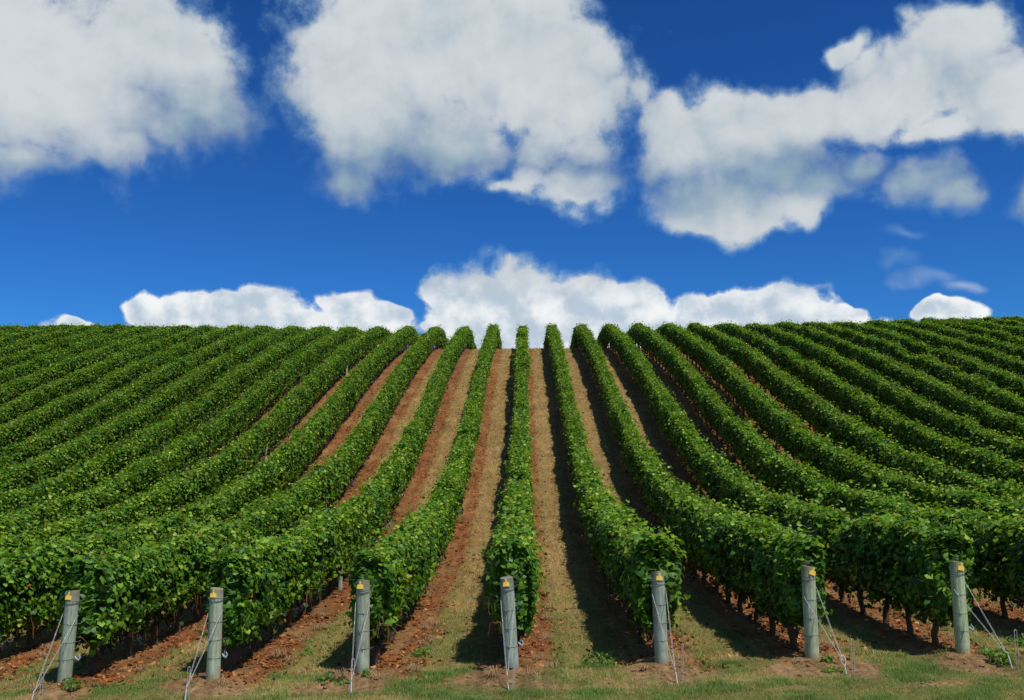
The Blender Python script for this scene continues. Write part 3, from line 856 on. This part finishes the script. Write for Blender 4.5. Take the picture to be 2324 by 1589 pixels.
# line posts seen between the leaves of the left rows
def line_post(k, y, off, h, label, r=.06):
    x = rowx(k) + off
    root = obj("line_post", post_mesh(int(300 + k + y * 10), h, r), None, (x, y, float(ground(x, y))), (0, .01, 0))
    tag(root, label, 'post', 'line posts standing inside the rows')
line_post(-2, 26.4, .17, 1.0, 'grey line post low beside the row behind the second end post')
line_post(-3, 35.9, .21, 1.2, 'pale line post half hidden by leaves in the row behind the leftmost end post')
line_post(-5, 46.0, .20, 1.2, 'slim grey line post beside a left row, about halfway up the hill')
line_post(-7, 46.0, .22, 1.55, 'weathered line post poking between leaves far left, mid slope')
line_post(-5, 66.0, .22, 1.2, 'small line post high on the slope left of the bare lanes')
line_post(-8, 66.0, .15, 1.95, 'tiny line post top above the leaves high on the left slope')
line_post(-10, 46.2, .10, 2.05, 'line post top rising above the leaves at the left edge of the view')

# ------------------------------------------------------------------ ground cover
def blades(n, xr, yr, hmin, hmax, wid, fn, seed, nseg=1):
    rng = np.random.default_rng(seed)
    x = rng.uniform(*xr, n); y = rng.uniform(*yr, n)
    g, l = masks(x, y)
    clump = fbm(x * 2.2, y * 2.2, 71, 3)
    dens, tone0, hm = fn(x, y, g, clump)
    keep = rng.random(n) < dens
    x, y, clump, tone0, hm = x[keep], y[keep], clump[keep], tone0[keep], hm[keep]; m = len(x)
    z = surf(x, y) - .005
    h = rng.uniform(hmin, hmax, m) * hm; a = rng.uniform(0, 2 * pi, m); ln = rng.uniform(.3, 1.6, m) * h
    dx, dy = np.cos(a), np.sin(a); px, py = -dy, dx
    w = wid * rng.uniform(.6, 1.3, m)
    B = np.stack([x, y, z], 1); Pp = np.stack([px, py, 0 * px], 1); Dd = np.stack([dx, dy, 0 * dx], 1); Z = np.array([0, 0, 1.])
    v0 = B - Pp * w[:, None]; v1 = B + Pp * w[:, None]
    mid = B + Dd * (ln * .35)[:, None] + Z * (h * .6)[:, None]
    v2 = mid + Pp * (w * .7)[:, None]; v3 = mid - Pp * (w * .7)[:, None]
    v4 = B + Dd * ln[:, None] + Z * h[:, None]
    V = np.stack([v0, v1, v2, v3, v4], 1).reshape(-1, 3)
    i = np.arange(m)[:, None] * 5
    Q = i + np.array([[0, 1, 2, 3]]); T = i + np.array([[3, 2, 4]])
    tone = np.clip(tone0 + rng.normal(0, .17, m), 0, 1)
    return V, Q, T, np.repeat(tone, 5)
def build_grass():
    parts = []
    def head(x, y, g, c):
        gr = sstep(.32, .54, fbm(x * .8, y * 1.3, 19, 3))
        return g * (.65 + .35 * sstep(.35, .6, c)), .56 - .44 * gr - .15 * sstep(.5, .7, c), .8 + .8 * sstep(.4, .7, c)
    parts.append(blades(340000, (-13, 13), (13.0, YPOST + .4), .018, .055, .0030, head, 1))
    def strip(x, y, g, c):
        gr = np.maximum(sstep(.48, .68, fbm(x * .9, y * .5, 23, 3)) * (1 - sstep(19, 24, y) * .5), sstep(.22, .44, fbm(x * .9, y * .7, 24, 3)) * (1 - sstep(20, 30, y)))
        edge = 1 - sstep(.0, .22, np.abs(np.abs(rowdist(x)) - .72))
        return g * (.35 + .55 * sstep(.35, .6, c) + .25 * (1 - sstep(19, 25, y))), .80 - .38 * gr - .28 * edge, .7 + .5 * sstep(.4, .7, c)
    parts.append(blades(300000, (-13, 13), (YPOST + .4, 27), .025, .07, .0038, strip, 2))
    parts.append(blades(200000, (-13, 13), (27, 44), .03, .07, .0065, strip, 3))
    parts.append(blades(160000, (-14, 14), (44, 84), .03, .075, .012, strip, 4))
    parts.append(blades(9000, (-14, 14), (77, 84), .05, .20, .012, strip, 5))
    Vs, Fs4, Fs3, As = [], [], [], []; off = 0
    for V, Q, T, A in parts:
        Vs.append(V); Fs4.append(Q + off); Fs3.append(T + off); As.append(A); off += len(V)
    me = mesh_np("grass", np.concatenate(Vs), [np.concatenate(Fs4), np.concatenate(Fs3)], GRASSM, attrs={'tone': np.concatenate(As)})
    tag(obj("grass", me), 'short green and straw-coloured grass on the headland and between the rows', 'grass', kind='stuff')
build_grass()
def build_litter():
    rng = np.random.default_rng(9)
    n = 150000
    y = 15.2 + 50 * rng.random(n)**1.8; x = rng.uniform(-13, 13, n)
    g, l = masks(x, y)
    keep = rng.random(n) < np.clip(l * .85 + .05 * field_in(y), 0, 1) * .42
    x, y = x[keep], y[keep]; m = len(x)
    nn = norm(np.array([0, 0, 1.]) + rng.normal(0, .7, (m, 3)))
    C = np.stack([x, y, surf(x, y) + .012], 1)
    size = rng.uniform(.04, .095, m)
    V, F, A = scatter_leaves(C, nn, size, rng.random(m), 2, rng)
    tag(obj("fallen_leaves", mesh_np("fallen_leaves", V, F, LITTER, attrs={'tone': A})),
        'rusty orange dry leaves littering the bare soil along the rows', 'leaf litter', kind='stuff')
    # clods
    n = 42000
    y = 14 + 16 * rng.random(n)**1.5; x = rng.uniform(-11, 11, n)
    g, l = masks(x, y)
    keep = rng.random(n) < (1 - g) * .5
    x, y = x[keep], y[keep]; m = len(x)
    s = rng.lognormal(-4.6, .6, m); s = np.clip(s, .004, .035)
    C = np.stack([x, y, surf(x, y) + s * .2], 1)
    V = C[:, None] + IV[None] * s[:, None, None] * (1 + rng.normal(0, .32, (m, 12, 1))) * np.array([1.2, 1, .7])
    F = IF[None] + (np.arange(m) * 12)[:, None, None]
    tag(obj("soil_clods", mesh_np("soil_clods", V.reshape(-1, 3), F.reshape(-1, 3), STONE)),
        'crumbly brown soil clods and small stones on the bare patches', 'soil clods', kind='stuff')
build_litter()
# dead grass tufts at the edge of the bare strips
def straw_tufts():
    rng = np.random.default_rng(12); G = Geo()
    spots = []
    for k in range(-4, 5):
        for _ in range(9):
            spots.append((rowx(k) + rng.uniform(.3, .8), YPOST + rng.uniform(-.1, 7)))
        spots.append((rowx(k) - .30, YPOST - .25)); spots.append((rowx(k) + .25, YPOST - .3))
    V, Q = [], []
    off = 0
    for (cx, cy) in spots:
        m = rng.integers(40, 110); rr = rng.uniform(.05, .16)
        a = rng.uniform(0, 2 * pi, m); r0 = rr * np.sqrt(rng.random(m)) * .5
        x = cx + r0 * np.cos(a); y = cy + r0 * np.sin(a); z = surf(x, y)
        ln = rng.uniform(.4, 1.3, m) * rr; h = rng.uniform(.2, 1.0, m) * rr * .9
        b = a + rng.normal(0, .8, m)
        tip = np.stack([x + np.cos(b) * ln, y + np.sin(b) * ln, z + h * .5], 1); mid = np.stack([x + np.cos(b) * ln * .45, y + np.sin(b) * ln * .45, z + h], 1)
        base = np.stack([x, y, z - .01], 1); w = np.stack([-np.sin(b), np.cos(b), 0 * b], 1) * .0028
        vv = np.stack([base - w, base + w, mid + w, mid - w, tip + w * .5, tip - w * .5], 1).reshape(-1, 3)
        i = np.arange(m)[:, None] * 6 + off
        V.append(vv); Q.append(i + np.array([[0, 1, 2, 3]])); Q.append(i + np.array([[3, 2, 4, 5]])); off += len(vv)
    tag(obj("straw", mesh_np("straw", np.concatenate(V), np.concatenate(Q), STRAW)), 'matted tufts of dead straw along the strip edges and post feet', 'dead grass', kind='stuff')
straw_tufts()
# green weeds, one object each
def weed(x, y, r, h, n, label, seed, pale=0.):
    rng = np.random.default_rng(seed); z0 = float(surf(x, y))
    G = Geo(); ls = []
    for s_ in range(max(4, n // 14)):
        a = rng.uniform(0, 2 * pi); l = rng.uniform(.3, 1) * r; hh = rng.uniform(.5, 1) * h
        G.tube([(0, 0, -.02), (cos(a) * l * .4, sin(a) * l * .4, hh * .7), (cos(a) * l, sin(a) * l, hh)], [.003, .0025, .0015], 4)
    a = rng.uniform(0, 2 * pi, n); rr = r * np.sqrt(rng.random(n)); zz = h * rng.random(n) * (1.05 - rr / r * .5)
    C = np.stack([rr * np.cos(a), rr * np.sin(a), zz + .01], 1)
    nn = norm(np.stack([np.cos(a) * .5, np.sin(a) * .5, np.ones(n)], 1) + rng.normal(0, .4, (n, 3)))
    V, F, A = scatter_leaves(C, nn, rng.uniform(.022, .055, n), np.clip(rng.normal(.45 + pale, .25, n), 0, 1), 1, rng)
    root = empty("weed_plant", (x, y, z0))
    obj("leaves", mesh_np("weed_leaves", V, F, WEED, attrs={'tone': A}), root)
    obj("stem", G.mesh("weed_stem", [CANE]), root)
    tag(root, label, 'weed', 'green weeds around the row ends')
weed(rowx(-3) + .22, YPOST - .25, .17, .22, 110, 'spreading green weed at the foot of the leftmost post', 1)
weed(rowx(-1) - .50, YPOST - .15, .17, .12, 90, 'low bright weed left of the third post in the shade edge', 2, .1)
weed(rowx(-1) - .22, YPOST - .45, .15, .10, 60, 'small weed just left of the third post hoop', 3)
weed(rowx(-1) + .10, YPOST - .25, .08, .14, 40, 'little sprig growing against the foot of the third post', 10, .2)
weed(rowx(3) + .24, YPOST - .30, .13, .17, 130, 'round bright weed touching the foot of the rightmost post', 4, .3)
weed(rowx(3) + .26, YPOST - .72, .19, .26, 260, 'bushy pale green weed around the stay wires of the rightmost post', 5, .45)
weed(rowx(2) + .12, YPOST - .35, .09, .16, 60, 'thin sprig right of the sixth post foot', 6, .1)
weed(rowx(2) + .10, YPOST - .80, .20, .08, 60, 'flat yellowish weed around the large looped anchor eye', 7, .35)
weed(rowx(-1) + .75, YPOST + 1.9, .22, .16, 130, 'bright weed on the bare strip behind the third post', 8, .2)
weed(rowx(1) - .95, YPOST + .6, .30, .22, 160, 'tall green weed at the shade edge left of the fifth post', 9)
weed(rowx(3) + 1.35, YPOST + .9, .28, .20, 160, 'green weed patch at the far right behind the last hoop', 11)
weed(rowx(-2) + .95, YPOST + 2.4, .14, .14, 60, 'small weed on the soil between the second and third posts', 12, .2)
weed(rowx(-3) - .55, YPOST + 1.9, .12, .20, 50, 'upright sprig in shade left of the leftmost post', 13, .2)
